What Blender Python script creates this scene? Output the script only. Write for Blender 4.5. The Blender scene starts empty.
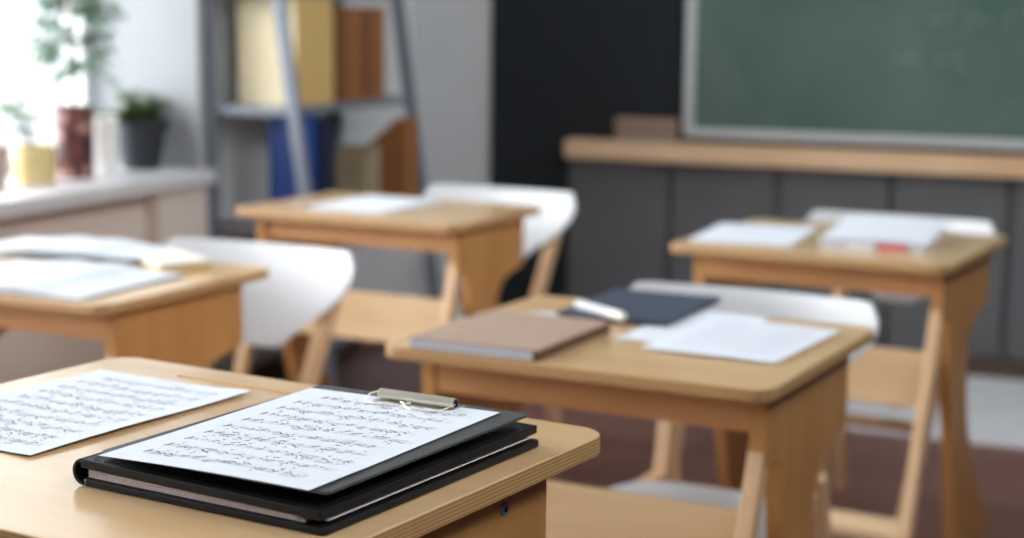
import bpy, bmesh, math, random
from mathutils import Vector, Matrix, Euler

scene = bpy.context.scene
COL = scene.collection
random.seed(7)
PI = math.pi

# ------------------------------------------------------------------ materials
def srgb(r, g, b):
    def f(c):
        c /= 255.0
        return c / 12.92 if c <= 0.04045 else ((c + 0.055) / 1.055) ** 2.4
    return (f(r), f(g), f(b), 1.0)

def new_mat(name):
    m = bpy.data.materials.new(name)
    m.use_nodes = True
    nt = m.node_tree
    return m, nt, nt.nodes['Principled BSDF']

def plain(name, col, rough=0.5, metal=0.0, noise=0.06, scale=12.0, spec=0.5, bump=0.0):
    """a procedural colour with a faint mottling"""
    m, nt, b = new_mat(name)
    tc = nt.nodes.new('ShaderNodeTexCoord')
    n = nt.nodes.new('ShaderNodeTexNoise')
    n.inputs['Scale'].default_value = scale
    n.inputs['Detail'].default_value = 4
    nt.links.new(tc.outputs['Object'], n.inputs['Vector'])
    r = nt.nodes.new('ShaderNodeValToRGB')
    lo = [max(0, c * (1 - noise)) for c in col[:3]] + [1]
    hi = [min(1, c * (1 + noise)) for c in col[:3]] + [1]
    r.color_ramp.elements[0].color = lo
    r.color_ramp.elements[0].position = 0.3
    r.color_ramp.elements[1].color = hi
    r.color_ramp.elements[1].position = 0.7
    nt.links.new(n.outputs['Fac'], r.inputs['Fac'])
    nt.links.new(r.outputs['Color'], b.inputs['Base Color'])
    b.inputs['Roughness'].default_value = rough
    b.inputs['Metallic'].default_value = metal
    b.inputs['Specular IOR Level'].default_value = spec
    if bump:
        bp = nt.nodes.new('ShaderNodeBump')
        bp.inputs['Strength'].default_value = bump
        bp.inputs['Distance'].default_value = 0.001
        nt.links.new(n.outputs['Fac'], bp.inputs['Height'])
        nt.links.new(bp.outputs['Normal'], b.inputs['Normal'])
    return m

def wood(name, c1, c2, axis='X', rough=0.35, scale=22.0, spec=0.5, coat=0.0):
    """wood grain running along the given object axis"""
    m, nt, b = new_mat(name)
    tc = nt.nodes.new('ShaderNodeTexCoord')
    mp = nt.nodes.new('ShaderNodeMapping')
    s = [1.0, 1.0, 1.0]
    s['XYZ'.index(axis)] = 0.09
    mp.inputs['Scale'].default_value = s
    nt.links.new(tc.outputs['Object'], mp.inputs['Vector'])
    n = nt.nodes.new('ShaderNodeTexNoise')
    n.inputs['Scale'].default_value = scale
    n.inputs['Detail'].default_value = 8
    n.inputs['Distortion'].default_value = 0.6
    nt.links.new(mp.outputs['Vector'], n.inputs['Vector'])
    n2 = nt.nodes.new('ShaderNodeTexNoise')
    n2.inputs['Scale'].default_value = 3.0
    nt.links.new(tc.outputs['Object'], n2.inputs['Vector'])
    mx = nt.nodes.new('ShaderNodeMath'); mx.operation = 'MULTIPLY_ADD'
    mx.inputs[1].default_value = 0.45
    nt.links.new(n2.outputs['Fac'], mx.inputs[0])
    ms = nt.nodes.new('ShaderNodeMath'); ms.operation = 'MULTIPLY'
    ms.inputs[1].default_value = 0.55
    nt.links.new(n.outputs['Fac'], ms.inputs[0])
    nt.links.new(ms.outputs[0], mx.inputs[2])
    r = nt.nodes.new('ShaderNodeValToRGB')
    r.color_ramp.elements[0].color = c1
    r.color_ramp.elements[0].position = 0.36
    r.color_ramp.elements[1].color = c2
    r.color_ramp.elements[1].position = 0.64
    nt.links.new(mx.outputs[0], r.inputs['Fac'])
    nt.links.new(r.outputs['Color'], b.inputs['Base Color'])
    rr = nt.nodes.new('ShaderNodeMapRange')
    rr.inputs['To Min'].default_value = rough - 0.06
    rr.inputs['To Max'].default_value = rough + 0.08
    nt.links.new(n2.outputs['Fac'], rr.inputs['Value'])
    nt.links.new(rr.outputs['Result'], b.inputs['Roughness'])
    b.inputs['Specular IOR Level'].default_value = spec
    b.inputs['Coat Weight'].default_value = coat
    b.inputs['Coat Roughness'].default_value = 0.16
    bp = nt.nodes.new('ShaderNodeBump')
    bp.inputs['Strength'].default_value = 0.12
    bp.inputs['Distance'].default_value = 0.0006
    nt.links.new(n.outputs['Fac'], bp.inputs['Height'])
    nt.links.new(bp.outputs['Normal'], b.inputs['Normal'])
    return m

def ply_edge(name, light, dark, t=0.0185):
    """the stacked veneers of a plywood edge, layered along object Z"""
    m, nt, b = new_mat(name)
    tc = nt.nodes.new('ShaderNodeTexCoord')
    sp = nt.nodes.new('ShaderNodeSeparateXYZ')
    nt.links.new(tc.outputs['Object'], sp.inputs['Vector'])
    mu = nt.nodes.new('ShaderNodeMath'); mu.operation = 'MULTIPLY'
    mu.inputs[1].default_value = 2 * PI * 5.5 / t
    nt.links.new(sp.outputs['Z'], mu.inputs[0])
    si = nt.nodes.new('ShaderNodeMath'); si.operation = 'SINE'
    nt.links.new(mu.outputs[0], si.inputs[0])
    r = nt.nodes.new('ShaderNodeMapRange')
    r.inputs['From Min'].default_value = -0.5
    r.inputs['From Max'].default_value = 0.7
    nt.links.new(si.outputs[0], r.inputs['Value'])
    n = nt.nodes.new('ShaderNodeTexNoise')
    n.inputs['Scale'].default_value = 60
    nt.links.new(tc.outputs['Object'], n.inputs['Vector'])
    mm = nt.nodes.new('ShaderNodeMath'); mm.operation = 'MULTIPLY'
    nt.links.new(r.outputs['Result'], mm.inputs[0])
    mr = nt.nodes.new('ShaderNodeMapRange')
    mr.inputs['To Min'].default_value = 0.6
    mr.inputs['To Max'].default_value = 1.1
    nt.links.new(n.outputs['Fac'], mr.inputs['Value'])
    nt.links.new(mr.outputs['Result'], mm.inputs[1])
    mix = nt.nodes.new('ShaderNodeMix'); mix.data_type = 'RGBA'
    mix.inputs[6].default_value = dark
    mix.inputs[7].default_value = light
    nt.links.new(mm.outputs[0], mix.inputs[0])
    nt.links.new(mix.outputs[2], b.inputs['Base Color'])
    b.inputs['Roughness'].default_value = 0.5
    return m

def planks(name, c1, c2, gap, rough=0.35):
    """floor boards running along object X"""
    m, nt, b = new_mat(name)
    tc = nt.nodes.new('ShaderNodeTexCoord')
    br = nt.nodes.new('ShaderNodeTexBrick')
    br.inputs['Scale'].default_value = 1.0
    br.inputs['Brick Width'].default_value = 1.3
    br.inputs['Row Height'].default_value = 0.13
    br.inputs['Mortar Size'].default_value = 0.004
    br.inputs['Color1'].default_value = c1
    br.inputs['Color2'].default_value = c2
    br.inputs['Mortar'].default_value = gap
    nt.links.new(tc.outputs['Object'], br.inputs['Vector'])
    mp = nt.nodes.new('ShaderNodeMapping')
    mp.inputs['Scale'].default_value = (1.5, 22, 1)
    nt.links.new(tc.outputs['Object'], mp.inputs['Vector'])
    n = nt.nodes.new('ShaderNodeTexNoise')
    n.inputs['Scale'].default_value = 3
    n.inputs['Detail'].default_value = 6
    nt.links.new(mp.outputs['Vector'], n.inputs['Vector'])
    mr = nt.nodes.new('ShaderNodeMapRange')
    mr.inputs['To Min'].default_value = 0.6
    mr.inputs['To Max'].default_value = 1.35
    nt.links.new(n.outputs['Fac'], mr.inputs['Value'])
    mix = nt.nodes.new('ShaderNodeMix'); mix.data_type = 'RGBA'; mix.blend_type = 'MULTIPLY'
    mix.inputs[0].default_value = 1.0
    nt.links.new(br.outputs['Color'], mix.inputs[6])
    nt.links.new(mr.outputs['Result'], mix.inputs[7])
    nt.links.new(mix.outputs[2], b.inputs['Base Color'])
    b.inputs['Roughness'].default_value = rough
    return m

M = {}
M['top'] = wood('birch_top', srgb(206, 166, 116), srgb(224, 190, 144), 'X', 0.32, 26, 0.5, 0.75)
M['edge'] = ply_edge('birch_ply_edge', srgb(206, 168, 118), srgb(166, 124, 78))
M['panel'] = wood('birch_panel', srgb(178, 126, 72), srgb(196, 146, 90), 'Z', 0.42, 20, 0.4)
M['apron'] = wood('birch_apron', srgb(190, 134, 84), srgb(208, 156, 104), 'X', 0.42, 20, 0.4)
M['board'] = wood('birch_board', srgb(216, 182, 140), srgb(232, 204, 164), 'X', 0.4, 20, 0.4)
M['leg'] = wood('beech_leg', srgb(204, 164, 124), srgb(222, 188, 150), 'Z', 0.42, 24, 0.4)
M['white'] = plain('white_lacquer', srgb(211, 214, 218), 0.38, noise=0.015)
M['paper'] = plain('white_paper', srgb(219, 225, 235), 0.75, noise=0.012, scale=30, spec=0.25)
M['paper_mag'] = plain('magazine_paper', srgb(192, 197, 204), 0.5, noise=0.06, scale=9, spec=0.4)
M['paper_warm'] = plain('cream_paper', srgb(216, 213, 204), 0.7, noise=0.02, spec=0.25)
M['ink'] = plain('printing_ink', srgb(106, 106, 112), 0.8, spec=0.1)
M['staff'] = plain('staff_ink', srgb(186, 188, 194), 0.8, spec=0.1)
M['faint'] = plain('faint_print', srgb(196, 200, 208), 0.8, spec=0.1)
M['leather'] = plain('black_leather', srgb(13, 14, 18), 0.46, noise=0.25, scale=350, bump=0.25, spec=0.32)
M['page_block'] = plain('page_block', srgb(226, 216, 219), 0.8, noise=0.1, scale=200)
M['clipboard'] = plain('clipboard_grey', srgb(68, 70, 71), 0.55, noise=0.25, scale=420)
M['chrome'] = plain('chrome', srgb(238, 233, 218), 0.3, 1.0, noise=0.03)
M['steel'] = plain('dark_steel', srgb(120, 128, 136), 0.45, 0.3, noise=0.1)
M['hole'] = plain('bolt_socket', srgb(14, 14, 16), 0.6)
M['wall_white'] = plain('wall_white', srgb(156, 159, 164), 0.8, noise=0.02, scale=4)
M['wall_beige'] = plain('wall_beige', srgb(214, 202, 192), 0.75, noise=0.02, scale=4)
M['wall_grey'] = plain('wall_grey', srgb(212, 214, 216), 0.8, noise=0.03, scale=4)
M['wall_dark'] = plain('wall_dark', srgb(32, 37, 41), 0.7, noise=0.05, scale=4, spec=0.3)
M['wainscot'] = plain('wainscot_grey', srgb(100, 100, 102), 0.6, noise=0.05, scale=5, spec=0.3)
M['groove'] = plain('wainscot_groove', srgb(76, 76, 78), 0.7)
M['skirting'] = wood('skirting_brown', srgb(70, 54, 46), srgb(92, 72, 60), 'X', 0.5)
M['ceiling'] = plain('ceiling_white', srgb(232, 232, 230), 0.9, noise=0.01)
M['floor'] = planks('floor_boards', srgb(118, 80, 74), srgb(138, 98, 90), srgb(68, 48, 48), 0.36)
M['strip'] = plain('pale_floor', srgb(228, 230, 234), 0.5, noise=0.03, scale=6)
M['sill'] = plain('sill_white', srgb(208, 208, 211), 0.35, noise=0.015, scale=6)
M['frame_white'] = plain('window_frame_white', srgb(236, 238, 240), 0.4, noise=0.01)
M['shelf'] = plain('shelf_grey_metal', srgb(134, 141, 153), 0.4, 0.2, noise=0.05, scale=20)
M['chalk_green'] = plain('chalkboard_green', srgb(66, 98, 84), 0.36, noise=0.12, scale=2.2, spec=0.5)
def boardmat():
    m, nt, b = new_mat('chalkboard_green')
    tc = nt.nodes.new('ShaderNodeTexCoord')
    n = nt.nodes.new('ShaderNodeTexNoise'); n.inputs['Scale'].default_value = 2.0; n.inputs['Detail'].default_value = 5; n.inputs['Distortion'].default_value = 1.0
    nt.links.new(tc.outputs['Object'], n.inputs['Vector'])
    r = nt.nodes.new('ShaderNodeValToRGB')
    r.color_ramp.elements[0].color = srgb(66, 96, 84); r.color_ramp.elements[0].position = .34
    r.color_ramp.elements[1].color = srgb(92, 114, 104); r.color_ramp.elements[1].position = .76
    nt.links.new(n.outputs['Fac'], r.inputs['Fac'])
    nt.links.new(r.outputs['Color'], b.inputs['Base Color'])
    b.inputs['Roughness'].default_value = .38
    return m
M['chalk_green'] = boardmat()
M['alu'] = plain('aluminium', srgb(196, 200, 201), 0.4, 0.25, noise=0.03)
M['rail'] = wood('rail_wood', srgb(212, 172, 134), srgb(228, 194, 158), 'X', 0.45)
M['chalk'] = plain('chalk_dust', srgb(176, 194, 188), 0.9, noise=0.1, scale=30)
M['brown_box'] = wood('eraser_wood', srgb(146, 114, 98), srgb(168, 138, 122), 'X', 0.6)
M['felt'] = plain('eraser_felt', srgb(150, 132, 122), 0.95, noise=0.2, scale=60)
M['taupe'] = plain('taupe_cover', srgb(164, 140, 124), 0.6, noise=0.05, scale=40)
M['pages_blue'] = plain('pages_grey_blue', srgb(188, 192, 204), 0.75, noise=0.06, scale=120)
M['navy'] = plain('navy_folder', srgb(60, 70, 86), 0.55, noise=0.08, scale=120)
M['brown_dark'] = plain('brown_binding', srgb(92, 62, 42), 0.6, noise=0.1)
M['red'] = plain('red_band', srgb(206, 110, 108), 0.5)
M['cream'] = plain('cream_binder', srgb(250, 236, 198), 0.6, noise=0.04, scale=20)
M['ochre'] = plain('ochre_spine', srgb(210, 178, 116), 0.6, noise=0.05, scale=20)
M['bookbrown'] = plain('brown_spine', srgb(150, 98, 58), 0.6, noise=0.06, scale=20)
M['bookbrown2'] = plain('brown_spine_dark', srgb(122, 78, 46), 0.6, noise=0.06, scale=20)
M['blue'] = plain('blue_binder', srgb(36, 70, 142), 0.5, noise=0.05)
M['bluedark'] = plain('navy_binder', srgb(28, 36, 62), 0.5, noise=0.05)
M['label'] = plain('spine_label', srgb(176, 160, 166), 0.7)
M['kraft'] = plain('kraft_board', srgb(152, 100, 58), 0.7, noise=0.06)
M['bookbeige'] = plain('beige_book', srgb(164, 146, 118), 0.7, noise=0.06)
M['gold'] = plain('brass_pot', srgb(222, 202, 146), 0.42, 0.3, noise=0.08)
M['pot_dark'] = plain('charcoal_pot', srgb(36, 41, 49), 0.5, noise=0.05)
M['pot_white'] = plain('white_pot', srgb(238, 238, 236), 0.4, noise=0.02)
M['clay'] = plain('clay_pot', srgb(176, 150, 142), 0.7, noise=0.08)
M['soil'] = plain('soil', srgb(52, 40, 32), 0.95, noise=0.3, scale=80)
M['bark'] = plain('bark', srgb(140, 112, 92), 0.8, noise=0.15, scale=40)
M['black'] = plain('black_plastic', srgb(24, 25, 28), 0.5)

def leafmat(name, c1, c2):
    m, nt, b = new_mat(name)
    tc = nt.nodes.new('ShaderNodeTexCoord')
    n = nt.nodes.new('ShaderNodeTexNoise'); n.inputs['Scale'].default_value = 18
    nt.links.new(tc.outputs['Object'], n.inputs['Vector'])
    r = nt.nodes.new('ShaderNodeValToRGB')
    r.color_ramp.elements[0].color = c1; r.color_ramp.elements[0].position = 0.35
    r.color_ramp.elements[1].color = c2; r.color_ramp.elements[1].position = 0.65
    nt.links.new(n.outputs['Fac'], r.inputs['Fac'])
    nt.links.new(r.outputs['Color'], b.inputs['Base Color'])
    b.inputs['Roughness'].default_value = 0.45
    tr = nt.nodes.new('ShaderNodeBsdfTranslucent')
    nt.links.new(r.outputs['Color'], tr.inputs['Color'])
    mx = nt.nodes.new('ShaderNodeMixShader'); mx.inputs['Fac'].default_value = 0.4
    nt.links.new(b.outputs[0], mx.inputs[1]); nt.links.new(tr.outputs[0], mx.inputs[2])
    nt.links.new(mx.outputs[0], nt.nodes['Material Output'].inputs['Surface'])
    return m
M['leaf'] = leafmat('ficus_leaf', srgb(92, 124, 104), srgb(142, 168, 150))
M['leaf2'] = leafmat('dark_leaf', srgb(40, 70, 44), srgb(110, 128, 60))
M['leaf3'] = leafmat('fresh_leaf', srgb(34, 78, 40), srgb(62, 112, 60))

def tinmat():
    m, nt, b = new_mat('patterned_tin')
    tc = nt.nodes.new('ShaderNodeTexCoord')
    v = nt.nodes.new('ShaderNodeTexVoronoi'); v.inputs['Scale'].default_value = 22
    nt.links.new(tc.outputs['Object'], v.inputs['Vector'])
    r = nt.nodes.new('ShaderNodeValToRGB')
    r.color_ramp.elements[0].color = srgb(190, 168, 160); r.color_ramp.elements[0].position = 0.12
    r.color_ramp.elements[1].color = srgb(112, 52, 46); r.color_ramp.elements[1].position = 0.42
    e = r.color_ramp.elements.new(0.75); e.color = srgb(66, 40, 44)
    nt.links.new(v.outputs['Distance'], r.inputs['Fac'])
    nt.links.new(r.outputs['Color'], b.inputs['Base Color'])
    b.inputs['Roughness'].default_value = 0.4
    return m
M['tin'] = tinmat()

def glassmat():
    m = bpy.data.materials.new('window_glass'); m.use_nodes = True
    nt = m.node_tree
    for n in list(nt.nodes): nt.nodes.remove(n)
    out = nt.nodes.new('ShaderNodeOutputMaterial')
    t = nt.nodes.new('ShaderNodeBsdfTransparent')
    g = nt.nodes.new('ShaderNodeBsdfGlossy'); g.inputs['Roughness'].default_value = 0.02
    n = nt.nodes.new('ShaderNodeTexNoise'); n.inputs['Scale'].default_value = 2
    mr = nt.nodes.new('ShaderNodeMapRange')
    mr.inputs['To Min'].default_value = 0.05; mr.inputs['To Max'].default_value = 0.08
    nt.links.new(n.outputs['Fac'], mr.inputs['Value'])
    mx = nt.nodes.new('ShaderNodeMixShader')
    nt.links.new(mr.outputs['Result'], mx.inputs['Fac'])
    nt.links.new(t.outputs[0], mx.inputs[1]); nt.links.new(g.outputs[0], mx.inputs[2])
    nt.links.new(mx.outputs[0], out.inputs['Surface'])
    return m
M['glass'] = glassmat()

# ------------------------------------------------------------------ geometry helpers
def box(bm, x0, x1, y0, y1, z0, z1):
    vs = [bm.verts.new(p) for p in ((x0,y0,z0),(x1,y0,z0),(x1,y1,z0),(x0,y1,z0),(x0,y0,z1),(x1,y0,z1),(x1,y1,z1),(x0,y1,z1))]
    for f in ((0,3,2,1),(4,5,6,7),(0,1,5,4),(1,2,6,5),(2,3,7,6),(3,0,4,7)):
        bm.faces.new([vs[i] for i in f])
    return vs

def prism(bm, pts, a, b, axis='Z'):
    """extrude a 2D outline; axis Z: (x,y); axis X: (y,z); axis Y: (x,z)"""
    def P(p, h):
        return (p[0], p[1], h) if axis == 'Z' else (h, p[0], p[1]) if axis == 'X' else (p[0], h, p[1])
    lo = [bm.verts.new(P(p, a)) for p in pts]
    hi = [bm.verts.new(P(p, b)) for p in pts]
    n = len(pts)
    bm.faces.new(lo[::-1]); bm.faces.new(hi)
    for i in range(n):
        j = (i + 1) % n
        bm.faces.new((lo[i], lo[j], hi[j], hi[i]))

def bar(bm, p0, p1, w, d, up=(0, 1, 0), w1=None, d1=None):
    """rectangular bar from p0 to p1"""
    p0, p1 = Vector(p0), Vector(p1)
    t = (p1 - p0).normalized()
    s = t.cross(Vector(up)).normalized()
    q = s.cross(t).normalized()
    w1 = w if w1 is None else w1; d1 = d if d1 is None else d1
    rings = []
    for p, ww, dd in ((p0, w, d), (p1, w1, d1)):
        rings.append([bm.verts.new(p + s*a*ww/2 + q*b*dd/2) for a, b in ((-1,-1),(1,-1),(1,1),(-1,1))])
    bm.faces.new(rings[0][::-1]); bm.faces.new(rings[1])
    for i in range(4):
        j = (i + 1) % 4
        bm.faces.new((rings[0][i], rings[0][j], rings[1][j], rings[1][i]))

def tube(bm, pts, r, seg=10, closed=False):
    pts = [Vector(p) for p in pts]
    n = len(pts)
    rings = []
    prev = None
    for i, p in enumerate(pts):
        if closed:
            t = (pts[(i+1) % n] - pts[i-1]).normalized()
        else:
            t = (pts[min(i+1, n-1)] - pts[max(i-1, 0)]).normalized()
        if prev is None:
            prev = t.orthogonal().normalized()
        s = (prev - t * prev.dot(t)).normalized()
        prev = s
        q = t.cross(s)
        rr = r[i] if isinstance(r, (list, tuple)) else r
        rings.append([bm.verts.new(p + (s*math.cos(2*PI*k/seg) + q*math.sin(2*PI*k/seg)) * rr) for k in range(seg)])
    m = n if closed else n - 1
    for i in range(m):
        A, B = rings[i], rings[(i+1) % n]
        for k in range(seg):
            l = (k + 1) % seg
            bm.faces.new((A[k], A[l], B[l], B[k]))
    if not closed:
        bm.faces.new(rings[0][::-1]); bm.faces.new(rings[-1])

def lathe(bm, prof, seg=32, c=(0, 0, 0)):
    """prof: (r, z) from bottom axis to the top axis"""
    rings = []
    for r, z in prof:
        if r < 1e-6:
            rings.append([bm.verts.new((c[0], c[1], c[2] + z))])
        else:
            rings.append([bm.verts.new((c[0] + r*math.cos(2*PI*k/seg), c[1] + r*math.sin(2*PI*k/seg), c[2] + z)) for k in range(seg)])
    for A, B in zip(rings, rings[1:]):
        for k in range(seg):
            l = (k + 1) % seg
            if len(A) == 1 and len(B) == 1: continue
            if len(A) == 1: bm.faces.new((A[0], B[l], B[k]))
            elif len(B) == 1: bm.faces.new((A[k], A[l], B[0]))
            else: bm.faces.new((A[k], A[l], B[l], B[k]))

def round_rect(x0, x1, y0, y1, r, n=6):
    pts = []
    for cx, cy, a in ((x1-r, y0+r, -PI/2), (x1-r, y1-r, 0), (x0+r, y1-r, PI/2), (x0+r, y0+r, PI)):
        for k in range(n + 1):
            t = a + PI/2*k/n
            pts.append((cx + r*math.cos(t), cy + r*math.sin(t)))
    return pts

def obj(name, bm, mats, parent=None, bevel=0.0, smooth=False, loc=None, rot=None, bseg=2):
    bmesh.ops.recalc_face_normals(bm, faces=bm.faces)
    me = bpy.data.meshes.new(name)
    bm.to_mesh(me); bm.free()
    if not isinstance(mats, (list, tuple)): mats = [mats]
    for m in mats: me.materials.append(m)
    o = bpy.data.objects.new(name, me)
    COL.objects.link(o)
    if smooth:
        me.shade_smooth()
    if bevel:
        b = o.modifiers.new('bevel', 'BEVEL')
        b.width = bevel; b.segments = bseg; b.limit_method = 'ANGLE'; b.angle_limit = math.radians(40)
        b.harden_normals = False
    if parent is not None: o.parent = parent
    if loc is not None: o.location = loc
    if rot is not None: o.rotation_euler = rot
    return o

def tag(o, label, cat, group=None, kind=None):
    o['label'] = label; o['category'] = cat
    if group: o['group'] = group
    if kind: o['kind'] = kind
    return o

def thing(name, label, cat, loc=(0, 0, 0), rz=0.0, group=None, rot=None):
    o = bpy.data.objects.new(name, None)
    COL.objects.link(o)
    o.empty_display_size = 0.05
    o.location = loc
    o.rotation_euler = rot if rot else (0, 0, rz)
    return tag(o, label, cat, group)

def struct(name, bm, mats, bevel=0.0, smooth=False):
    o = obj(name, bm, mats, None, bevel, smooth)
    o['kind'] = 'structure'
    return o

def BM(): return bmesh.new()

# ------------------------------------------------------------------ room shell
XL, YB, ZC = -2.80, 5.85, 2.9
SILL = 0.745

bm = BM(); box(bm, -3.4, 1.30, -2.35, YB + .2, -.1, 0)
struct('floor', bm, M['floor'])
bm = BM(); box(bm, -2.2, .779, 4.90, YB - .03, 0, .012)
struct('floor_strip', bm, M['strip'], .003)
bm = BM(); box(bm, -3.4, 1.0, -2.35, YB + .2, ZC, ZC + .1)
struct('ceiling', bm, M['ceiling'])

# back wall: grey plaster on the left, dark painted from x = -2.51 to the right
bm = BM(); box(bm, -3.4, -2.51, YB, YB + .2, 0, ZC)
struct('wall_back', bm, M['wall_grey'])
bm = BM(); box(bm, -2.51, 1.30, YB - .012, YB + .2, 0, ZC)
struct('wall_back_dark', bm, M['wall_dark'])
# grey boards under the ledge
px0 = -2.19
k = 0
xs = [px0] + [-1.792 + .3975*i for i in range(7)] + [.775]
for a, b in zip(xs, xs[1:]):
    bm = BM(); box(bm, a + .012, b - .012, YB - .034, YB - .0125, .075, .70)
    o = struct('wall_panel' , bm, M['wainscot'], .004)
bm = BM(); box(bm, px0, xs[-1], YB - .022, YB - .0125, .07, .70)
struct('wall_panel_backing', bm, M['groove'])
bm = BM(); box(bm, -2.5, xs[-1], YB - .045, YB - .0125, .0, .07)
struct('baseboard_back', bm, M['skirting'], .004)

# left wall: deep window niche over a sill, solid wall behind the shelf
NY0, NY1 = .40, 4.36
XW = -2.845                     # wall face behind the shelf           # window niche along Y
bm = BM(); box(bm, -3.4, XW, NY1, YB, 0, ZC)
struct('wall_left', bm, M['wall_grey'])
bm = BM(); box(bm, -3.4, XW - .0005, NY1 - .012, NY1 - .0005, 0, ZC)
box(bm, XW - .0004, XW + .018, NY1 - .02, NY1 + .0, SILL + .0005, ZC)
struct('wall_left_reveal', bm, M['wall_white'])
bm = BM(); box(bm, -3.4, XL - .05, NY0, 4.09, 0, SILL - .045)
struct('wall_left_apron', bm, M['wall_beige'])
bm = BM(); box(bm, -3.4, XL - .005, 4.09, NY1 - .0125, 0, SILL - .045)
struct('wall_left_pier', bm, M['wall_beige'])
bm = BM(); box(bm, -3.4, XL, NY0, NY1, 2.45, ZC)
struct('wall_left_lintel', bm, M['wall_white'])
bm = BM(); box(bm, -3.4, XL, -2.2, NY0, 0, ZC)
struct('wall_left_end', bm, M['wall_white'])
bm = BM(); box(bm, -3.25, XL + .03, NY0, NY1 - .0125, SILL - .045, SILL)
struct('trim_1', bm, M['sill'], .006)
bm = BM(); box(bm, XW, XW + .016, NY1 + .02, YB - .0, 0, .07)
struct('baseboard_left', bm, M['skirting'], .004)

bm = BM(); box(bm, .78, .92, -2.2, YB - .013, 0, 2.1)  # unseen low wall, added to shade desk sides; fill enters above it
struct('wall_right_blocker', bm, M['wall_dark'])
bm = BM(); box(bm, -3.4, 1.30, -2.35, -2.2, 0, ZC)  # unseen wall, added to cut light from behind the camera
struct('wall_rear_blocker', bm, M['wall_beige'])

# window units in the niche
wn = 3
wl = (NY1 - NY0) / wn
for i in range(wn):
    y0, y1 = NY0 + i*wl, NY0 + (i+1)*wl
    bm = BM()
    fx0, fx1 = -3.29, -3.22
    box(bm, fx0, fx1, y0, y0 + .055, SILL, 2.45)
    box(bm, fx0, fx1, y1 - .055, y1, SILL, 2.45)
    box(bm, fx0, fx1, y0 + .055, y1 - .055, SILL, SILL + .06)
    box(bm, fx0, fx1, y0 + .055, y1 - .055, 2.39, 2.45)
    w = struct('window_%d' % (i + 1), bm, M['frame_white'])
    bm = BM(); box(bm, -3.258, -3.252, y0 + .055, y1 - .055, SILL + .06, 2.39)
    p = obj('pane', bm, M['glass'], w)
    bm = BM()
    box(bm, -3.218, -3.20, (y0+y1)/2 - .012, (y0+y1)/2 + .012, SILL + .02, SILL + .05)
    box(bm, -3.208, -3.194, (y0+y1)/2 - .06, (y0+y1)/2 + .012, SILL + .027, SILL + .043)
    obj('handle', bm, M['frame_white'], w)

# ------------------------------------------------------------------ chalkboard and ledge
LZ0, LZ1 = .70, .768
t = thing('wall_ledge', 'long pale wooden ledge running along the dark wall under the chalkboard', 'ledge', (-2.22, YB - .012, LZ0))
bm = BM(); box(bm, 0.045, 2.98, -.10, 0, .0, LZ1 - LZ0)
obj('shelf_board', bm, M['rail'], t, .006)

BX = -1.745
t = thing('chalkboard', 'large green chalkboard with a grey metal frame above the ledge', 'chalkboard', (BX, YB - .013, .788))
BW, BH = 2.42, 1.25
bm = BM(); box(bm, .02, BW - .02, -.016, 0, .02, BH - .02)
obj('writing_surface', bm, M['chalk_green'], t)
bm = BM()
box(bm, 0, .034, -.032, 0, 0, BH)
box(bm, BW - .034, BW, -.032, 0, 0, BH)
box(bm, .034, BW - .034, -.032, 0, 0, .034)
box(bm, .034, BW - .034, -.032, 0, BH - .034, BH)
obj('board_frame', bm, M['alu'], t, .004)
# faint chalk scribbles, unreadable in the photograph
bm = BM()
rs = random.Random(3)
def scrawl(x0, x1, z, h):
    # loose cursive loops broken into words
    x = x0
    while x < x1:
        wl = rs.uniform(.06, .13)
        pts = []
        n = int(wl/.0035)
        amp = h*rs.uniform(.32, .5)
        for i in range(n):
            a = i*.62
            pts.append((x + wl*i/n + amp*.30*math.sin(a), -.0172, z + h*.5 + amp*math.cos(a)*(.55 + .45*math.sin(i*.17 + x*40))))
        for a, b in zip(pts, pts[1:]):
            bar(bm, a, b, .0014, .0115)
        x += wl + rs.uniform(.025, .05)
scrawl(-.90 - BX, -.66 - BX, 1.175 - .788, .075)
scrawl(-.60 - BX, .05 - BX, 1.205 - .788, .075)
scrawl(-1.02 - BX, -.78 - BX, 1.04 - .788, .075)
scrawl(-.42 - BX, .30 - BX, 1.06 - .788, .075)
scrawl(-1.0 - BX, .2 - BX, 1.36 - .788, .08)
o = obj('chalk_writing', bm, M['chalk'], t); o['kind'] = 'stuff'
o['label'] = 'faint smudged chalk writing'

t = thing('chalkboard_eraser', 'brown block eraser standing on the left end of the ledge', 'eraser', (-1.872, YB - .075, LZ1), 0)
bm = BM(); box(bm, -.11, .11, -.028, .028, .0, .045)
obj('felt_pad', bm, M['felt'], t, .004)
bm = BM(); box(bm, -.115, .115, -.032, .032, .045, .085)
obj('wooden_back', bm, M['brown_box'], t, .01)

# ------------------------------------------------------------------ desks
TH = .0185
class Desk:
    pass

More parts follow.
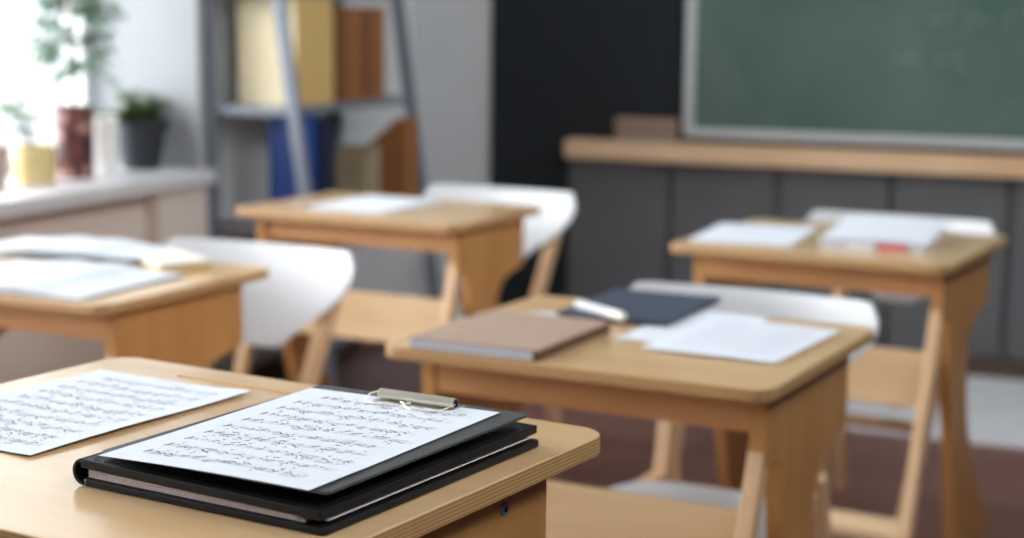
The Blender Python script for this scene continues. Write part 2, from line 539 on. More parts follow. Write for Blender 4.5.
def desk(name, NR, yaw, H, W, D, label, bolts=False):
    """NR: x, y of the near right corner of the top (camera side)"""
    d = Desk(); d.W, d.D, d.H, d.yaw = W, D, H, yaw
    u = Vector((math.cos(yaw), math.sin(yaw), 0)); v = Vector((-math.sin(yaw), math.cos(yaw), 0))
    d.o = Vector((NR[0], NR[1], 0)) - u*W
    d.u, d.v = u, v
    base = d.o + u*W/2 + v*D/2
    t = thing('school_desk', label, 'desk', base, yaw, 'plywood school desks')
    d.t = t
    ox, oy = -W/2, -D/2
    s = D/.53
    # tabletop, with the pencil groove along the student's edge
    bm = BM(); prism(bm, round_rect(ox, ox + W, oy, oy + D, .032), 0, TH)
    bmesh.ops.recalc_face_normals(bm, faces=bm.faces)
    for f in bm.faces:
        f.material_index = 0 if abs(f.normal.z) > .5 else 1
    top = obj('tabletop', bm, [M['top'], M['edge']], t, loc=(0, 0, H - TH))
    cb = BM(); prism(cb, round_rect(ox + .125, ox + W - .10, oy + D - .050, oy + D - .043, .0034), TH - .0035, TH + .01)
    cut = obj('cutter', cb, M['top'], t, loc=(0, 0, H - TH))
    bo = top.modifiers.new('groove', 'BOOLEAN'); bo.operation = 'DIFFERENCE'; bo.object = cut; bo.solver = 'EXACT'
    dg = bpy.context.evaluated_depsgraph_get()
    me = bpy.data.meshes.new_from_object(top.evaluated_get(dg))
    top.modifiers.clear(); top.data = me
    bpy.data.objects.remove(cut)
    b = top.modifiers.new('bevel', 'BEVEL'); b.width = .0028; b.segments = 3; b.limit_method = 'ANGLE'; b.angle_limit = math.radians(40)
    # sides
    outline = [(.062, -TH), (.449, -TH), (.449, -.124), (.447, -.138), (.440, -.147), (.42, -.152), (.385, -.156), (.348, -.164), (.318, -.180),
               (.298, -.208), (.290, -.255), (.295, -.32), (.312, -.38), (.345, -.45), (.39, -.52), (.45, -.59), (.52, -.65), (.575, -H + .03), (.585, -H),
               (.285, -H), (.26, -.65), (.205, -.46), (.152, -.28), (.138, -.20), (.122, -.128), (.062, -.128)]
    for sx in (ox + .040, ox + W - .049):
        bm = BM(); prism(bm, [(oy + y*s, H + z) for y, z in outline], sx, sx + .025, 'X')
        side = obj('side_panel', bm, M['panel'], t, .0015)
        lg = [(.064, -.100), (.094, -.100), (-.130, -H), (-.165, -H)]
        bm = BM(); prism(bm, [(oy + y*s, H + z) for y, z in lg], sx - .002, sx + .0235, 'X')
        obj('leg', bm, M['leg'], t, .003)
    bm = BM(); box(bm, ox + .065, ox + W - .049, oy + .066, oy + .086, H - .078, H - TH)
    obj('apron', bm, M['apron'], t, .0015)
    bm = BM(); box(bm, ox + .0655, ox + W - .0495, oy + .075, oy + .095, H - .322, H - .2)
    obj('crossboard', bm, M['board'], t, .003)
    bm = BM(); box(bm, ox + .0655, ox + W - .0495, oy - .106, oy + .0, .152, .174)
    obj('footrest', bm, M['board'], t, .003)
    if bolts:
        for by, bz in ((.372, -.041), (.14, -.041)):
            bm = BM()
            lathe(bm, [(0, 0), (.0062, 0), (.0062, .0012), (.0052, .0024), (.0028, .0026), (.0028, .0008), (0, .0008)], 20)
            for f in bm.faces:
                c = f.calc_center_median()
                f.material_index = 1 if (c.x**2 + c.y**2) ** .5 < .0029 else 0
            obj('bolt', bm, [M['steel'], M['hole']], side, loc=(ox + W - .024, oy + by*s, H + bz), rot=(0, PI/2, 0))['label'] = 'round steel bolt with dark socket'
        # worn nick on the edge
    return d

def at(d, x, y, dz=0.0):
    return d.o + d.u*x + d.v*y + Vector((0, 0, d.H + dz))

R_ = math.radians
A = desk('A', (-1.6489, 3.6255), R_(-5.5), .72, .665, .475, 'birch school desk before the metal shelf with a single stack of white paper')
B = desk('B', (-.5299, 2.2001), R_(-5.18), .72, .627, .5435, 'birch school desk in the middle holding a taupe notebook and a navy folder')
C = desk('C', (-.4755, 3.4845), R_(-6.2), .72, .628, .562, 'birch school desk nearest the chalkboard, carrying a thick booklet with a red band')
Dk = desk('D', (-1.7355, 2.358), R_(-4.54), .72, .629, .512, 'birch school desk beside the window sill covered with open white magazines')
F = desk('F', (-.582, .948), R_(-8.79), .837, .629, .523, 'birch school desk in the foreground with sheet music and clipboard on it', bolts=True)

# ------------------------------------------------------------------ chairs
def curved(x): return .062*(1 - (x/.235)**2)       # plan curve of the back

def chair(d, x, y, rz, label):
    p = at(d, x, y); p.z = 0
    t = thing('school_chair', label, 'chair', p, d.yaw + rz, 'white school chairs')
    # back: wide on top, tapering to a rounded foot, bent round the sitter
    bm = BM()
    nx, nz = 26, 16
    z0, z1 = .520, .736
    def half(f):          # half width by height fraction 0..1
        return .085 + .154*math.sin(min(1, f/.93)*PI/2)**.92
    grid = {}
    for side in (0, 1):
        for i in range(nx + 1):
            for j in range(nz + 1):
                f = j / nz
                w = half(f)
                a = -1 + 2*i/nx
                xx = a*w
                # rounded top and bottom corners
                zt = z1 - .030*max(0, (abs(a) - .90)/.10)**2 + .006*abs(a)**2 - .004
                zb = z0 + .045*max(0, (abs(a) - .35)/.65)**2
                z = zb + (zt - zb)*f
                yy = .288 + curved(xx) + (z - .62)*.24
                grid[side, i, j] = bm.verts.new((xx, yy + side*.010, z))
    for side in (0, 1):
        for i in range(nx):
            for j in range(nz):
                q = [grid[side, i, j], grid[side, i+1, j], grid[side, i+1, j+1], grid[side, i, j+1]]
                bm.faces.new(q if side == 0 else q[::-1])
    for i in range(nx):
        for j in (0, nz):
            bm.faces.new((grid[0, i, j], grid[1, i, j], grid[1, i+1, j], grid[0, i+1, j]))
    for j in range(nz):
        for i in (0, nx):
            bm.faces.new((grid[0, i, j], grid[0, i, j+1], grid[1, i, j+1], grid[1, i, j]))
    o = obj('backrest', bm, M['white'], t, .003, True)
    o['label'] = 'white bent plywood backrest'
    # seat
    bm = BM()
    pts = []
    n = 48
    for k in range(n):
        a = 2*PI*k/n
        ca, sa = math.cos(a), math.sin(a)
        e = .55
        px = math.copysign(abs(ca)**e, ca); py = math.copysign(abs(sa)**e, sa)
        wx = .178 if py < 0 else .178 - .03*py
        pts.append((wx*px, .19*py - .01))
    for s_, zz in ((0, .415), (1, .427)):
        pass
    lo = [bm.verts.new((a, b, .402 - .010*max(0, -b/.2)**3)) for a, b in pts]
    hi = [bm.verts.new((a, b, .414 - .010*max(0, -b/.2)**3)) for a, b in pts]
    bm.faces.new(lo[::-1]); bm.faces.new(hi)
    for k in range(n):
        l = (k + 1) % n
        bm.faces.new((lo[k], lo[l], hi[l], hi[k]))
    o = obj('seat', bm, M['white'], t, .003, True)
    o['label'] = 'white rounded seat'
    def py_(z): return .366 + (z - .62)*.44
    for sx in (-1, 1):
        bm = BM()
        zt = .665
        bar(bm, (sx*.100, py_(0), 0), (sx*.156, py_(zt), zt), .030, .040, (0, 1, 0), .030, .032)
        obj('post', bm, M['leg'], t, .004)
        bm = BM()
        bar(bm, (sx*.146, py_(.42) + .13, 0), (sx*.142, py_(.42) + .034, .42), .030, .036, (0, 1, 0))
        obj('leg', bm, M['leg'], t, .004)
        bm = BM()
        bar(bm, (sx*.141, -.16, .384), (sx*.141, py_(.384) + .02, .384), .030, .034, (0, 0, 1))
        obj('seat_rail', bm, M['leg'], t, .003)
    bm = BM(); bar(bm, (-.12, py_(.24), .24), (.12, py_(.24), .24), .026, .026, (0, 0, 1))
    obj('stretcher', bm, M['leg'], t, .003)
    return t

chair(A, .425, .345, R_(0), 'white school chair behind the desk with the single stack of paper')
chair(B, .355, .350, R_(0), 'white school chair pushed in behind the middle desk with the navy folder')
chair(C, .335, .345, R_(0), 'white school chair tucked under the desk with the red-banded booklet')
chair(Dk, .494, .335, R_(2), 'white school chair behind the magazine covered desk by the window sill')

# ------------------------------------------------------------------ paper helpers
def sheet_mesh(bm, w, h, t=.0004, curl=0.0, nx=10, ny=12, fx=None):
    """a slightly bowed rectangular sheet, origin at its near left corner"""
    g = {}
    for s in (0, 1):
        for i in range(nx + 1):
            for j in range(ny + 1):
                x, y = w*i/nx, h*j/ny
                z = (fx(x, y) if fx else 0) + s*t
                g[s, i, j] = bm.verts.new((x, y, z))
    for s in (0, 1):
        for i in range(nx):
            for j in range(ny):
                q = [g[s, i, j], g[s, i+1, j], g[s, i+1, j+1], g[s, i, j+1]]
                bm.faces.new(q if s else q[::-1])
    for i in range(nx):
        for j in (0, ny):
            bm.faces.new((g[0, i, j], g[1, i, j], g[1, i+1, j], g[0, i+1, j]))
    for j in range(ny):
        for i in (0, nx):
            bm.faces.new((g[0, i, j], g[0, i, j+1], g[1, i, j+1], g[1, i, j]))

def music(bm, w, h, seed, fx, rows=10, z=.0007):
    """engraved piano music: staves, note heads, stems, beams"""
    rs = random.Random(seed)
    def q(pts, mi):
        f = bm.faces.new([bm.verts.new((x, y, fx(x, y) + z)) for x, y in pts]); f.material_index = mi
    def strip(x0, y0, x1, y1, t, mi):
        dx, dy = x1-x0, y1-y0
        L = math.hypot(dx, dy) or 1
        nx_, ny_ = -dy/L*t/2, dx/L*t/2
        q([(x0+nx_, y0+ny_), (x0-nx_, y0-ny_), (x1-nx_, y1-ny_), (x1+nx_, y1+ny_)], mi)
    top = h - .030
    pitch = (top - .030) / (rows - 1)
    for r in range(rows):
        yc = top - r*pitch
        x0, x1 = .022 + (.012 if r in (0,) else 0), w - .013 - (rs.uniform(0, .010))
        gap = .0017
        for l in range(-2, 3):
            n = 8
            for k in range(n):
                strip(x0 + (x1-x0)*k/n, yc + l*gap, x0 + (x1-x0)*(k+1)/n, yc + l*gap, .00020, 1)
        # clef
        strip(x0 + .003, yc - .005, x0 + .0045, yc + .006, .0012, 0)
        strip(x0 + .005, yc - .002, x0 + .0062, yc + .003, .0010, 0)
        x = x0 + .012
        while x < x1 - .008:
            n = rs.choice((1, 2, 3, 3, 4, 4, 6))
            sp = rs.uniform(.0020, .0029)
            ys = rs.uniform(-2.2, 2.2)
            up = ys < 0
            g_ = .8
            heads = []
            for k in range(n):
                ys += rs.choice((-1, -.5, .5, 1))*rs.uniform(.6, 2.2)
                ys = max(-4.2, min(4.2, ys))
                heads.append((x + k*sp, yc + ys*gap))
            sy = (max(p[1] for p in heads) + .0042) if up else (min(p[1] for p in heads) - .0042)
            sl = rs.uniform(-.0012, .0012)
            sxo = .0010 if up else -.0010
            for k, (hx, hy) in enumerate(heads):
                a, b = .00118, .00088
                q([(hx + a*math.cos(t)*.94 - b*math.sin(t)*.34, hy + a*math.cos(t)*.34 + b*math.sin(t)*.94) for t in (0, PI/3, 2*PI/3, PI, 4*PI/3, 5*PI/3)], 0)
                strip(hx + sxo, hy, hx + sxo, sy + sl*k/n, .00026, 0)
                if rs.random() < .45:       # a second voice
                    hy2 = hy - rs.uniform(3, 6)*gap*(1 if up else -1)
                    if abs(hy2 - yc) < pitch*.42:
                        q([(hx + a*math.cos(t)*.94, hy2 + b*math.sin(t)) for t in (0, PI/3, 2*PI/3, PI, 4*PI/3, 5*PI/3)], 0)
                        strip(hx - sxo, hy2, hx - sxo, hy2 - (.004 if up else -.004), .00026, 0)
            for bb in range(rs.choice((1, 1, 2)) if n > 1 else 0):
                o_ = bb*.0014*(-1 if up else 1)
                strip(heads[0][0] + sxo, sy + o_, heads[-1][0] + sxo, sy + sl + o_, .00042, 0)
            x += n*sp + rs.uniform(.001, .0055)
            if rs.random() < .35:
                strip(x, yc - 2*gap, x, yc + 2*gap, .0003, 0)
                x += .0035

def textlines(bm, w, h, seed, z=.0006, rows=16, mi=0):
    rs = random.Random(seed)
    for r in range(rows):
        y = h - .03 - r*(h - .06)/rows
        x = .02
        while x < w - .03:
            l = rs.uniform(.006, .02)
            bm.faces.new([bm.verts.new(p) for p in ((x, y, z), (x + l, y, z), (x + l, y + .0028, z), (x, y + .0028, z))])
            x += l + .004

flat = lambda x, y: 0.0

# ------------------------------------------------------------------ foreground desk: sheet, folder, clipboard
def place(d, x, y, dz=0.0005, rz=0.0):
    return at(d, x, y, dz), d.yaw + R_(rz)

# loose sheet: near right corner (.249,.161), far right (.247,.456)
def fx_loose(x, y):
    return .0034*max(0, (x - .10)/.11)**2*(.55 + .45*math.sin(y*14)) + .0030*max(0, (x/.21 - .6)/.4)**2*max(0, (y/.297 - .6)/.4)**2
p, rz = place(F, .0400, .1530, .0006, .2)
t = thing('sheet_music', 'loose white sheet of printed music lying flat at the left of the foreground desk', 'sheet music', p, rz)
bm = BM(); sheet_mesh(bm, .21, .297, .0004, fx=fx_loose, nx=16, ny=18)
obj('page', bm, M['paper'], t, smooth=False)
bm = BM(); music(bm, .21, .297, 5, fx_loose)
o = obj('printed_notes', bm, [M['ink'], M['staff']], t); o['kind'] = 'stuff'; o['label'] = 'rows of printed black notes on grey staves'

# black leather folder, spine on the left, page block between the covers
p, rz = place(F, .346, .116, .0004, 0.0)
t = thing('leather_folder', 'closed black leather folder of pages lying under the clipboard', 'folder', p, rz)
FW, FH = .256, .320
def hz(x): return .0150 - .0038*(x/FW)             # height of the top cover over the width
bm = BM(); prism(bm, round_rect(.004, FW, 0, FH, .006, 4), 0, .0062)
obj('back_cover', bm, M['leather'], t, .0012)
bm = BM()
n = 18
prof_lo = [(.004 + (FW - .008)*i/n, hz(.004 + (FW - .008)*i/n)) for i in range(n + 1)]
pts = [(x, z) for x, z in prof_lo] + [(x, z + .0078) for x, z in reversed(prof_lo)]
prism(bm, pts, .0, FH, 'Y')
obj('front_cover', bm, M['leather'], t, .0012)
bm = BM()
sp = []
for k in range(13):
    a = PI/2 + PI*k/12
    sp.append((.006 + .0118*math.cos(a), .0116 + .0115*math.sin(a)))
for k in range(13):
    a = 3*PI/2 - PI*k/12
    sp.append((.006 + .0084*math.cos(a), .0118 + .0084*math.sin(a)))
prism(bm, sp, 0, FH, 'Y')
obj('spine', bm, M['leather'], t, .0008)
bm = BM()
x = .008
N = 9
for i in range(N):
    z0 = .0040 + i*.0014
    x1 = FW - .022 - (.004 if i % 2 else 0) - i*.0012
    def top_(xx, f=i/(N-1)): return .0066 + f*(hz(xx) - .0080)
    seg = 12
    lo = [(.008 + (x1 - .008)*k/seg, top_(.008 + (x1 - .008)*k/seg)) for k in range(seg + 1)]
    prism(bm, [(a, b) for a, b in lo] + [(a, b + .0011) for a, b in reversed(lo)], .0045 + .0012*(i % 3), FH - .006, 'Y')
o = obj('page_block', bm, M['page_block'], t); o['label'] = 'block of pale lilac-grey pages'
bm = BM()
seg = 16
lo = [(.02 + (FW - .024)*k/seg, .0066 + .0012*math.sin(k*.9) + .0015*(k/seg)) for k in range(seg + 1)]
prism(bm, lo + [(a, b + .0005) for a, b in reversed(lo)], .010, FH - .012, 'Y')
obj('loose_page', bm, M['page_block'], t)
# stitching ridge along the edges of the cover
bm = BM()
def cz(x): return hz(x) + .0079
ring = [(.012, .006), (FW - .010, .006), (FW - .010, FH - .006), (.012, FH - .006)]
for a, b in zip(ring, ring[1:] + ring[:1]):
    m_ = 22
    for k in range(m_):
        f0, f1 = (k + .2)/m_, (k + .8)/m_
        pa = (a[0] + (b[0]-a[0])*f0, a[1] + (b[1]-a[1])*f0); pb = (a[0] + (b[0]-a[0])*f1, a[1] + (b[1]-a[1])*f1)
        bar(bm, (*pa, cz(pa[0])), (*pb, cz(pb[0])), .0008, .0006, (0, 0, 1))
o = obj('stitching', bm, M['black'], t); o['kind'] = 'stuff'

# clipboard, tilted a little on top of the folder
CW, CH = .236, .298
p, rz = place(F, .3605, .1270, .0262, 0.0)
t = thing('clipboard', 'grey clipboard with a chrome clip lying on the black leather folder', 'clipboard', p, 0, rot=None)
t.rotation_euler = Euler((R_(.15), R_(-.6), rz), 'XYZ')
bm = BM(); prism(bm, round_rect(0, CW, 0, CH, .006, 4), 0, .0026)
obj('board', bm, M['clipboard'], t, .0008)
# clip: rolled spine, base plate and wire levers
cx0, cx1 = .083, .173
cy = CH - .034
bm = BM()
pr = []
for k in range(15):
    a = R_(-40) + R_(250)*k/14
    pr.append((cy + .0085 + .0052*math.cos(a), .0040 + .0050 + .0052*math.sin(a)))
inner = [(cy + .0085 + (y - cy - .0085)*.84, .0090 + (z - .0090)*.84) for y, z in pr]
prism(bm, pr + inner[::-1], cx0 + .006, cx1, 'X')
clip = obj('clip', bm, M['chrome'], t, .0002); clip['label'] = 'chrome spring clip'
bm = BM()
prism(bm, [(cy - .004, .0036), (cy + .024, .0036), (cy + .024, .0044), (cy + .004, .0044), (cy - .003, .0052)], cx0 + .006, cx1, 'X')
obj('plate', bm, M['chrome'], clip, .0002)
bm = BM(); tube(bm, [(cx0 + .0062, cy + .0085, .0090), (cx1 + .0004, cy + .0085, .0090)], .0036, 14)
obj('rod', bm, M['black'], clip)
def arc(c, r, a0, a1, n, z):
    return [(c[0] + r*math.cos(a0 + (a1-a0)*k/n), c[1] + r*math.sin(a0 + (a1-a0)*k/n), z) for k in range(n + 1)]
for side in (0, 1):
    # each wire goes out from one end of the roll, forward over the paper and back along the plate
    if side == 0:
        path = [(cx0 + .010, cy + .009, .0094), (cx0 + .002, cy + .010, .0105), (cx0 - .001, cy + .002, .0095), (cx0 - .001, cy - .006, .0066), (cx0 + .004, cy - .0125, .0049),
                (cx0 + .030, cy - .0150, .0046), (cx0 + .036, cy - .0125, .0047), (cx0 + .043, cy - .0035, .0062), (cx0 + .047, cy - .0018, .0066)]
    else:
        path = [(cx1 - .002, cy + .009, .0094), (cx1 + .002, cy + .003, .0092), (cx1 - .004, cy - .008, .0062), (cx1 - .010, cy - .0150, .0047), (cx1 - .014, cy - .0162, .0046),
                (cx1 - .036, cy - .0150, .0046), (cx1 - .042, cy - .0120, .0048), (cx1 - .050, cy - .0030, .0062), (cx1 - .054, cy - .0018, .0066)]
    bm = BM(); tube(bm, path, .00062, 8)
    obj('wire_lever', bm, M['chrome'], clip, smooth=True)

p = at(F, .3765, .1105, .0300)
CT = Euler((R_(.15), R_(-1.1), rz), 'XYZ')
def fx_clip(x, y):
    e = max(0, (.035 - y)/.035)
    return -.0016*e**2 + .0010*math.sin(x*22)*max(0, 1 - y/.10)
def fx_clip(x, y):
    return .0022*max(0, 1 - y/.09)*(.4 + .6*math.sin(PI*min(1, x/.21)))
t = thing('music_page', 'white page of printed music held on the clipboard by its chrome clip', 'sheet music', p)
t.rotation_euler = Euler((R_(.15), R_(-.6), rz + R_(2.2)), 'XYZ')
bm = BM(); sheet_mesh(bm, .209, .291, .0004, fx=fx_clip, nx=16, ny=20)
obj('page', bm, M['paper'], t)
bm = BM(); music(bm, .209, .291, 11, fx_clip, rows=10)
o = obj('printed_notes', bm, [M['ink'], M['staff']], t); o['kind'] = 'stuff'; o['label'] = 'rows of printed black notes on grey staves'

# ------------------------------------------------------------------ things on the other desks
def paper(d, x, y, rz, w, h, label, name='paper_sheet', dz=.0005, t=.0008, lines=None, mat='paper', cat='paper', group=None):
    p, r = place(d, x, y, dz, rz)
    th = thing(name, label, cat, p, r, group)
    bm = BM(); sheet_mesh(bm, w, h, t, fx=lambda x, y: .0012*math.sin(PI*x/w), nx=8, ny=8)
    obj('page', bm, M[mat], th)
    if lines:
        bm = BM(); textlines(bm, w, h, lines, z=t + .0015)
        o = obj('printed_lines', bm, M['faint'], th); o['kind'] = 'stuff'
    return th

# A: stack of white sheets
p, rz = place(A, .175, .095, .0003, 1)
t = thing('paper_stack', 'neat stack of white paper alone on the desk before the metal shelf', 'paper', p, rz)
bm = BM()
rs = random.Random(2)
for k in range(6):
    dx, dy = rs.uniform(-.003, .003), rs.uniform(-.003, .003)
    box(bm, dx, .215 + dx, dy, .297 + dy, .0012*k, .0012*k + .0011)
obj('pages', bm, M['paper'], t)

# B: taupe notebook
def book(name, d, x, y, rz, w, h, th, cover, pages, label, cat='notebook', dz=.0004, spine=None):
    p, r = place(d, x, y, dz, rz)
    t = thing(name, label, cat, p, r)
    bm = BM(); prism(bm, round_rect(0, w, 0, h, .004, 3), th - .0022, th)
    obj('front_cover', bm, M[cover], t, .0006)
    bm = BM(); prism(bm, round_rect(0, w, 0, h, .004, 3), 0, .0018)
    obj('back_cover', bm, M[spine or cover], t, .0006)
    bm = BM(); box(bm, .002, w - .006, .0012, h - .004, .0019, th - .0023)
    obj('page_block', bm, M[pages], t)
    bm = BM(); box(bm, w - .0055, w, .0, h, .0019, th - .0023)
    obj('spine', bm, M[spine or cover], t, .0004)
    return t
book('notebook', B, .052, .004, 1.0, .215, .275, .017, 'taupe', 'pages_blue', 'thick taupe covered notebook at the left front of the middle desk', spine='brown_dark')
# navy folder
p, rz = place(B, .130, .345, .0006, 3.0)
t = thing('ring_folder', 'dark navy folder at the far side of the middle desk behind the taupe notebook', 'folder', p, rz)
bm = BM(); prism(bm, round_rect(0, .20, 0, .29, .006, 4), .0, .0018)
obj('back_cover', bm, M['navy'], t, .0006)
bm = BM(); prism(bm, round_rect(0, .20, 0, .29, .006, 4), .0062, .0080)
obj('front_cover', bm, M['navy'], t, .0006)
bm = BM(); box(bm, .006, .194, .006, .284, .0019, .0061)
obj('page_block', bm, M['navy'], t)
# white marker resting on folder and notebook
q0 = at(B, .145, .402, .0168); q1 = at(B, .262, .333, .0168)
mid = (q0 + q1)/2; dv = q1 - q0
t = thing('white_marker', 'thick white marker pen lying on the navy folder by the taupe notebook', 'pen', mid - Vector((0, 0, .0078)))
t.rotation_euler = (0, 0, math.atan2(dv.y, dv.x))
L = dv.length/2
bm = BM(); tube(bm, [(-L, 0, .0078), (-L + .003, 0, .0078), (L*.35, 0, .0078)], [.0060, .0078, .0078], 18)
obj('barrel', bm, M['white'], t, smooth=False)
bm = BM(); tube(bm, [(L*.35, 0, .0078), (L - .003, 0, .0078), (L, 0, .0078)], [.0074, .0074, .006], 18)
obj('cap', bm, M['pot_white'], t)
# clear ruler / strip behind the notebook
p, rz = place(B, .055, .302, .0004, 40)
t = thing('paper_strip', 'pale grey-blue paper strip sticking out behind the taupe notebook', 'paper', p, rz)
bm = BM(); box(bm, 0, .125, 0, .034, 0, .0014)
obj('strip', bm, M['pages_blue'], t)

paper(B, .292, .232, 0.0, .150, .300, 'white printed sheet lying half under the other sheet on the middle desk', dz=.0004, lines=21)
paper(B, .362, .172, -1.5, .215, .300, 'topmost white printed sheet at the right of the middle desk', dz=.0030, lines=22)

# C: papers and a booklet
p, rz = place(C, .028, .085, .0004, 9)
t = thing('paper_stack', 'low pile of white sheets on the left of the desk nearest the chalkboard', 'paper', p, rz)
bm = BM()
rs = random.Random(4)
for k in range(4):
    dx, dy = rs.uniform(-.006, .006), rs.uniform(-.006, .006)
    box(bm, dx, .225 + dx, dy, .30 + dy, .0014*k, .0014*k + .0013)
obj('pages', bm, M['paper'], t)
p, rz = place(C, .300, .150, .0004, 6)
t = thing('booklet', 'thick white booklet with a red band at the right of the desk nearest the chalkboard', 'booklet', p, rz)
bm = BM(); sheet_mesh(bm, .235, .315, .0030, fx=lambda x, y: .0155 + .004*math.sin(PI*x/.235) + .016*(y/.315)**2, nx=10, ny=10)
obj('front_cover', bm, M['paper'], t)
bm = BM(); box(bm, .003, .231, .003, .312, .0, .0150)
obj('page_block', bm, M['pages_blue'], t)
bm = BM(); box(bm, .130, .195, -.0014, .003, .002, .0135)
obj('red_band', bm, M['red'], t)['label'] = 'salmon red band'
bm = BM(); box(bm, .065, .122, -.0014, .003, .002, .0135)
obj('white_label', bm, M['paper'], t)

# D: magazines
def magazine(d, x, y, rz, label, w=.21, h=.29, dz=.0004, th=.006):
    p, r = place(d, x, y, dz, rz)
    t = thing('magazine', label, 'magazine', p, r, 'magazines on the desk by the window sill')
    bm = BM(); prism(bm, round_rect(-w - .004, w + .004, -.004, h + .004, .014), -.0002, .0016)
    obj('cover', bm, M['navy'], t)
    for s in (-1, 1):
        bm = BM()
        nx, ny = 14, 8
        g = {}
        for k in (0, 1):
            for i in range(nx + 1):
                for j in range(ny + 1):
                    xx = w*i/nx
                    z = .0018 if k == 0 else .0018 + th*(1 - .5*i/nx) + .008*math.exp(-((xx - .05)/.05)**2)
                    g[k, i, j] = bm.verts.new((s*(xx + .0005), h*j/ny, z))
        for k in (0, 1):
            for i in range(nx):
                for j in range(ny):
                    bm.faces.new((g[k, i, j], g[k, i+1, j], g[k, i+1, j+1], g[k, i, j+1]))
        for i in range(nx):
            for j in (0, ny):
                bm.faces.new((g[0, i, j], g[1, i, j], g[1, i+1, j], g[0, i+1, j]))
        for j in range(ny):
            for i in (0, nx):
                bm.faces.new((g[0, i, j], g[0, i, j+1], g[1, i, j+1], g[1, i, j]))
        obj('page_half', bm, M['paper_mag'], t)
    return t
magazine(Dk, .362, .008, 3, 'open white magazine at the near right corner of the desk by the sill', w=.20, h=.31)
magazine(Dk, .215, .335, 6, 'open white magazine at the far left of the desk by the sill', w=.19, h=.165, dz=.0160)
p, rz = place(Dk, .362, .430, .0004, -28)
t = thing('booklet', 'small cream booklet over a tan shade layer on the desk by the window sill', 'booklet', p, rz)
bm = BM(); box(bm, 0, .155, -.03, .08, .011, .020)
obj('page_block', bm, M['paper_warm'], t, .002)
bm = BM(); box(bm, .002, .153, -.028, .078, 0, .0108)  # tan slab stands in for the wood-coloured shade below the pages
obj('back_cover', bm, M['ochre'], t, .001)['label'] = 'tan layer standing in for shade'

# ------------------------------------------------------------------ ladder shelf by the left wall
SY0, SY1 = 4.41, 5.20
t = thing('ladder_shelf', 'grey metal ladder shelf standing against the left wall beyond the window sill', 'shelf', (XL + .2, (SY0+SY1)/2, 0))
ox_, oy_ = XL + .2, (SY0+SY1)/2
def fxz(z): return -2.405 - .142*z
for y in (SY0, SY1):
    bm = BM(); box(bm, XW + .006 - ox_, XW + .042 - ox_, y - .015 - oy_, y + .015 - oy_, 0, 1.75)
    obj('rear_post', bm, M['shelf'], t, .002)
    bm = BM(); bar(bm, (fxz(0) - ox_, y - oy_, 0), (fxz(1.75) - ox_, y - oy_, 1.75), .03, .036, (1, 0, 0))
    obj('front_post', bm, M['shelf'], t, .002)
shelves = (.22, .585, .935, 1.29, 1.64)
for z in shelves:
    bm = BM(); box(bm, XW + .0425 - ox_, fxz(z) - .02 - ox_, SY0 - .013 - oy_, SY1 + .013 - oy_, z - .026, z)
    obj('shelf_board', bm, M['shelf'], t, .002)

def volume(name, y, wy, depth, h, zs, cover, spine, label, cat, group, lab=False, xf=None):
    """an upright book or binder, spine towards the room"""
    xf = fxz(zs + h*.3) - .012 if xf is None else xf
    t = thing(name, label, cat, (xf - depth/2, y + wy/2, zs + .0005), 0, group)
    d2, w2 = depth/2, wy/2
    bm = BM()
    box(bm, -d2, d2 - .003, -w2, -w2 + .003, 0, h)
    box(bm, -d2, d2 - .003, w2 - .003, w2, 0, h)
    obj('cover', bm, M[cover], t)
    bm = BM(); box(bm, d2 - .003, d2, -w2, w2, 0, h)
    sp_ = obj('spine', bm, M[spine], t, .001)
    bm = BM(); box(bm, -d2 + .006, d2 - .0032, -w2 + .0032, w2 - .0032, .003, h - .006)
    obj('page_block', bm, M['paper_warm'], t)
    if lab:
        bm = BM(); box(bm, d2 + .0002, d2 + .0012, -w2*.7, w2*.7, h*.14, h*.26)
        obj('spine_label', bm, M['label'], sp_)['label'] = 'pinkish grey label'
    return t
y = 4.475
for i, lb in enumerate(('cream binder with ochre spine on the upper shelf, nearest the window end', 'cream binder with ochre spine, middle one of its three on the upper shelf', 'cream binder with ochre spine standing next to the brown books')):
    volume('binder', y, .075, .205, .325, .935, 'cream', 'ochre', lb, 'binder', 'cream binders on the upper shelf'); y += .0775
y += .022
for i, (w_, m1, lb) in enumerate(((.070, 'bookbrown2', 'dark brown book right behind the cream binders'), (.088, 'bookbrown', 'wide brown book, second beyond the cream binders'), (.07, 'bookbrown2', 'dark brown book, third beyond the cream binders'), (.095, 'bookbrown', 'wide brown book at the far end of the upper shelf'))):
    volume('book', y, w_, .22, .30, .935, m1, m1, lb, 'book', 'brown books on the upper shelf'); y += w_ + .0025
y = 4.51
volume('binder', y, .07, .13, .315, .585, 'blue', 'blue', 'bright blue binder on the lower shelf, nearest the window end', 'binder', 'blue binders on the lower shelf', xf=-2.555); y += .073
volume('binder', y, .082, .13, .30, .585, 'bluedark', 'bluedark', 'dark navy binder with a pale spine label on the lower shelf', 'binder', 'blue binders on the lower shelf', lab=True, xf=-2.535); y += .085

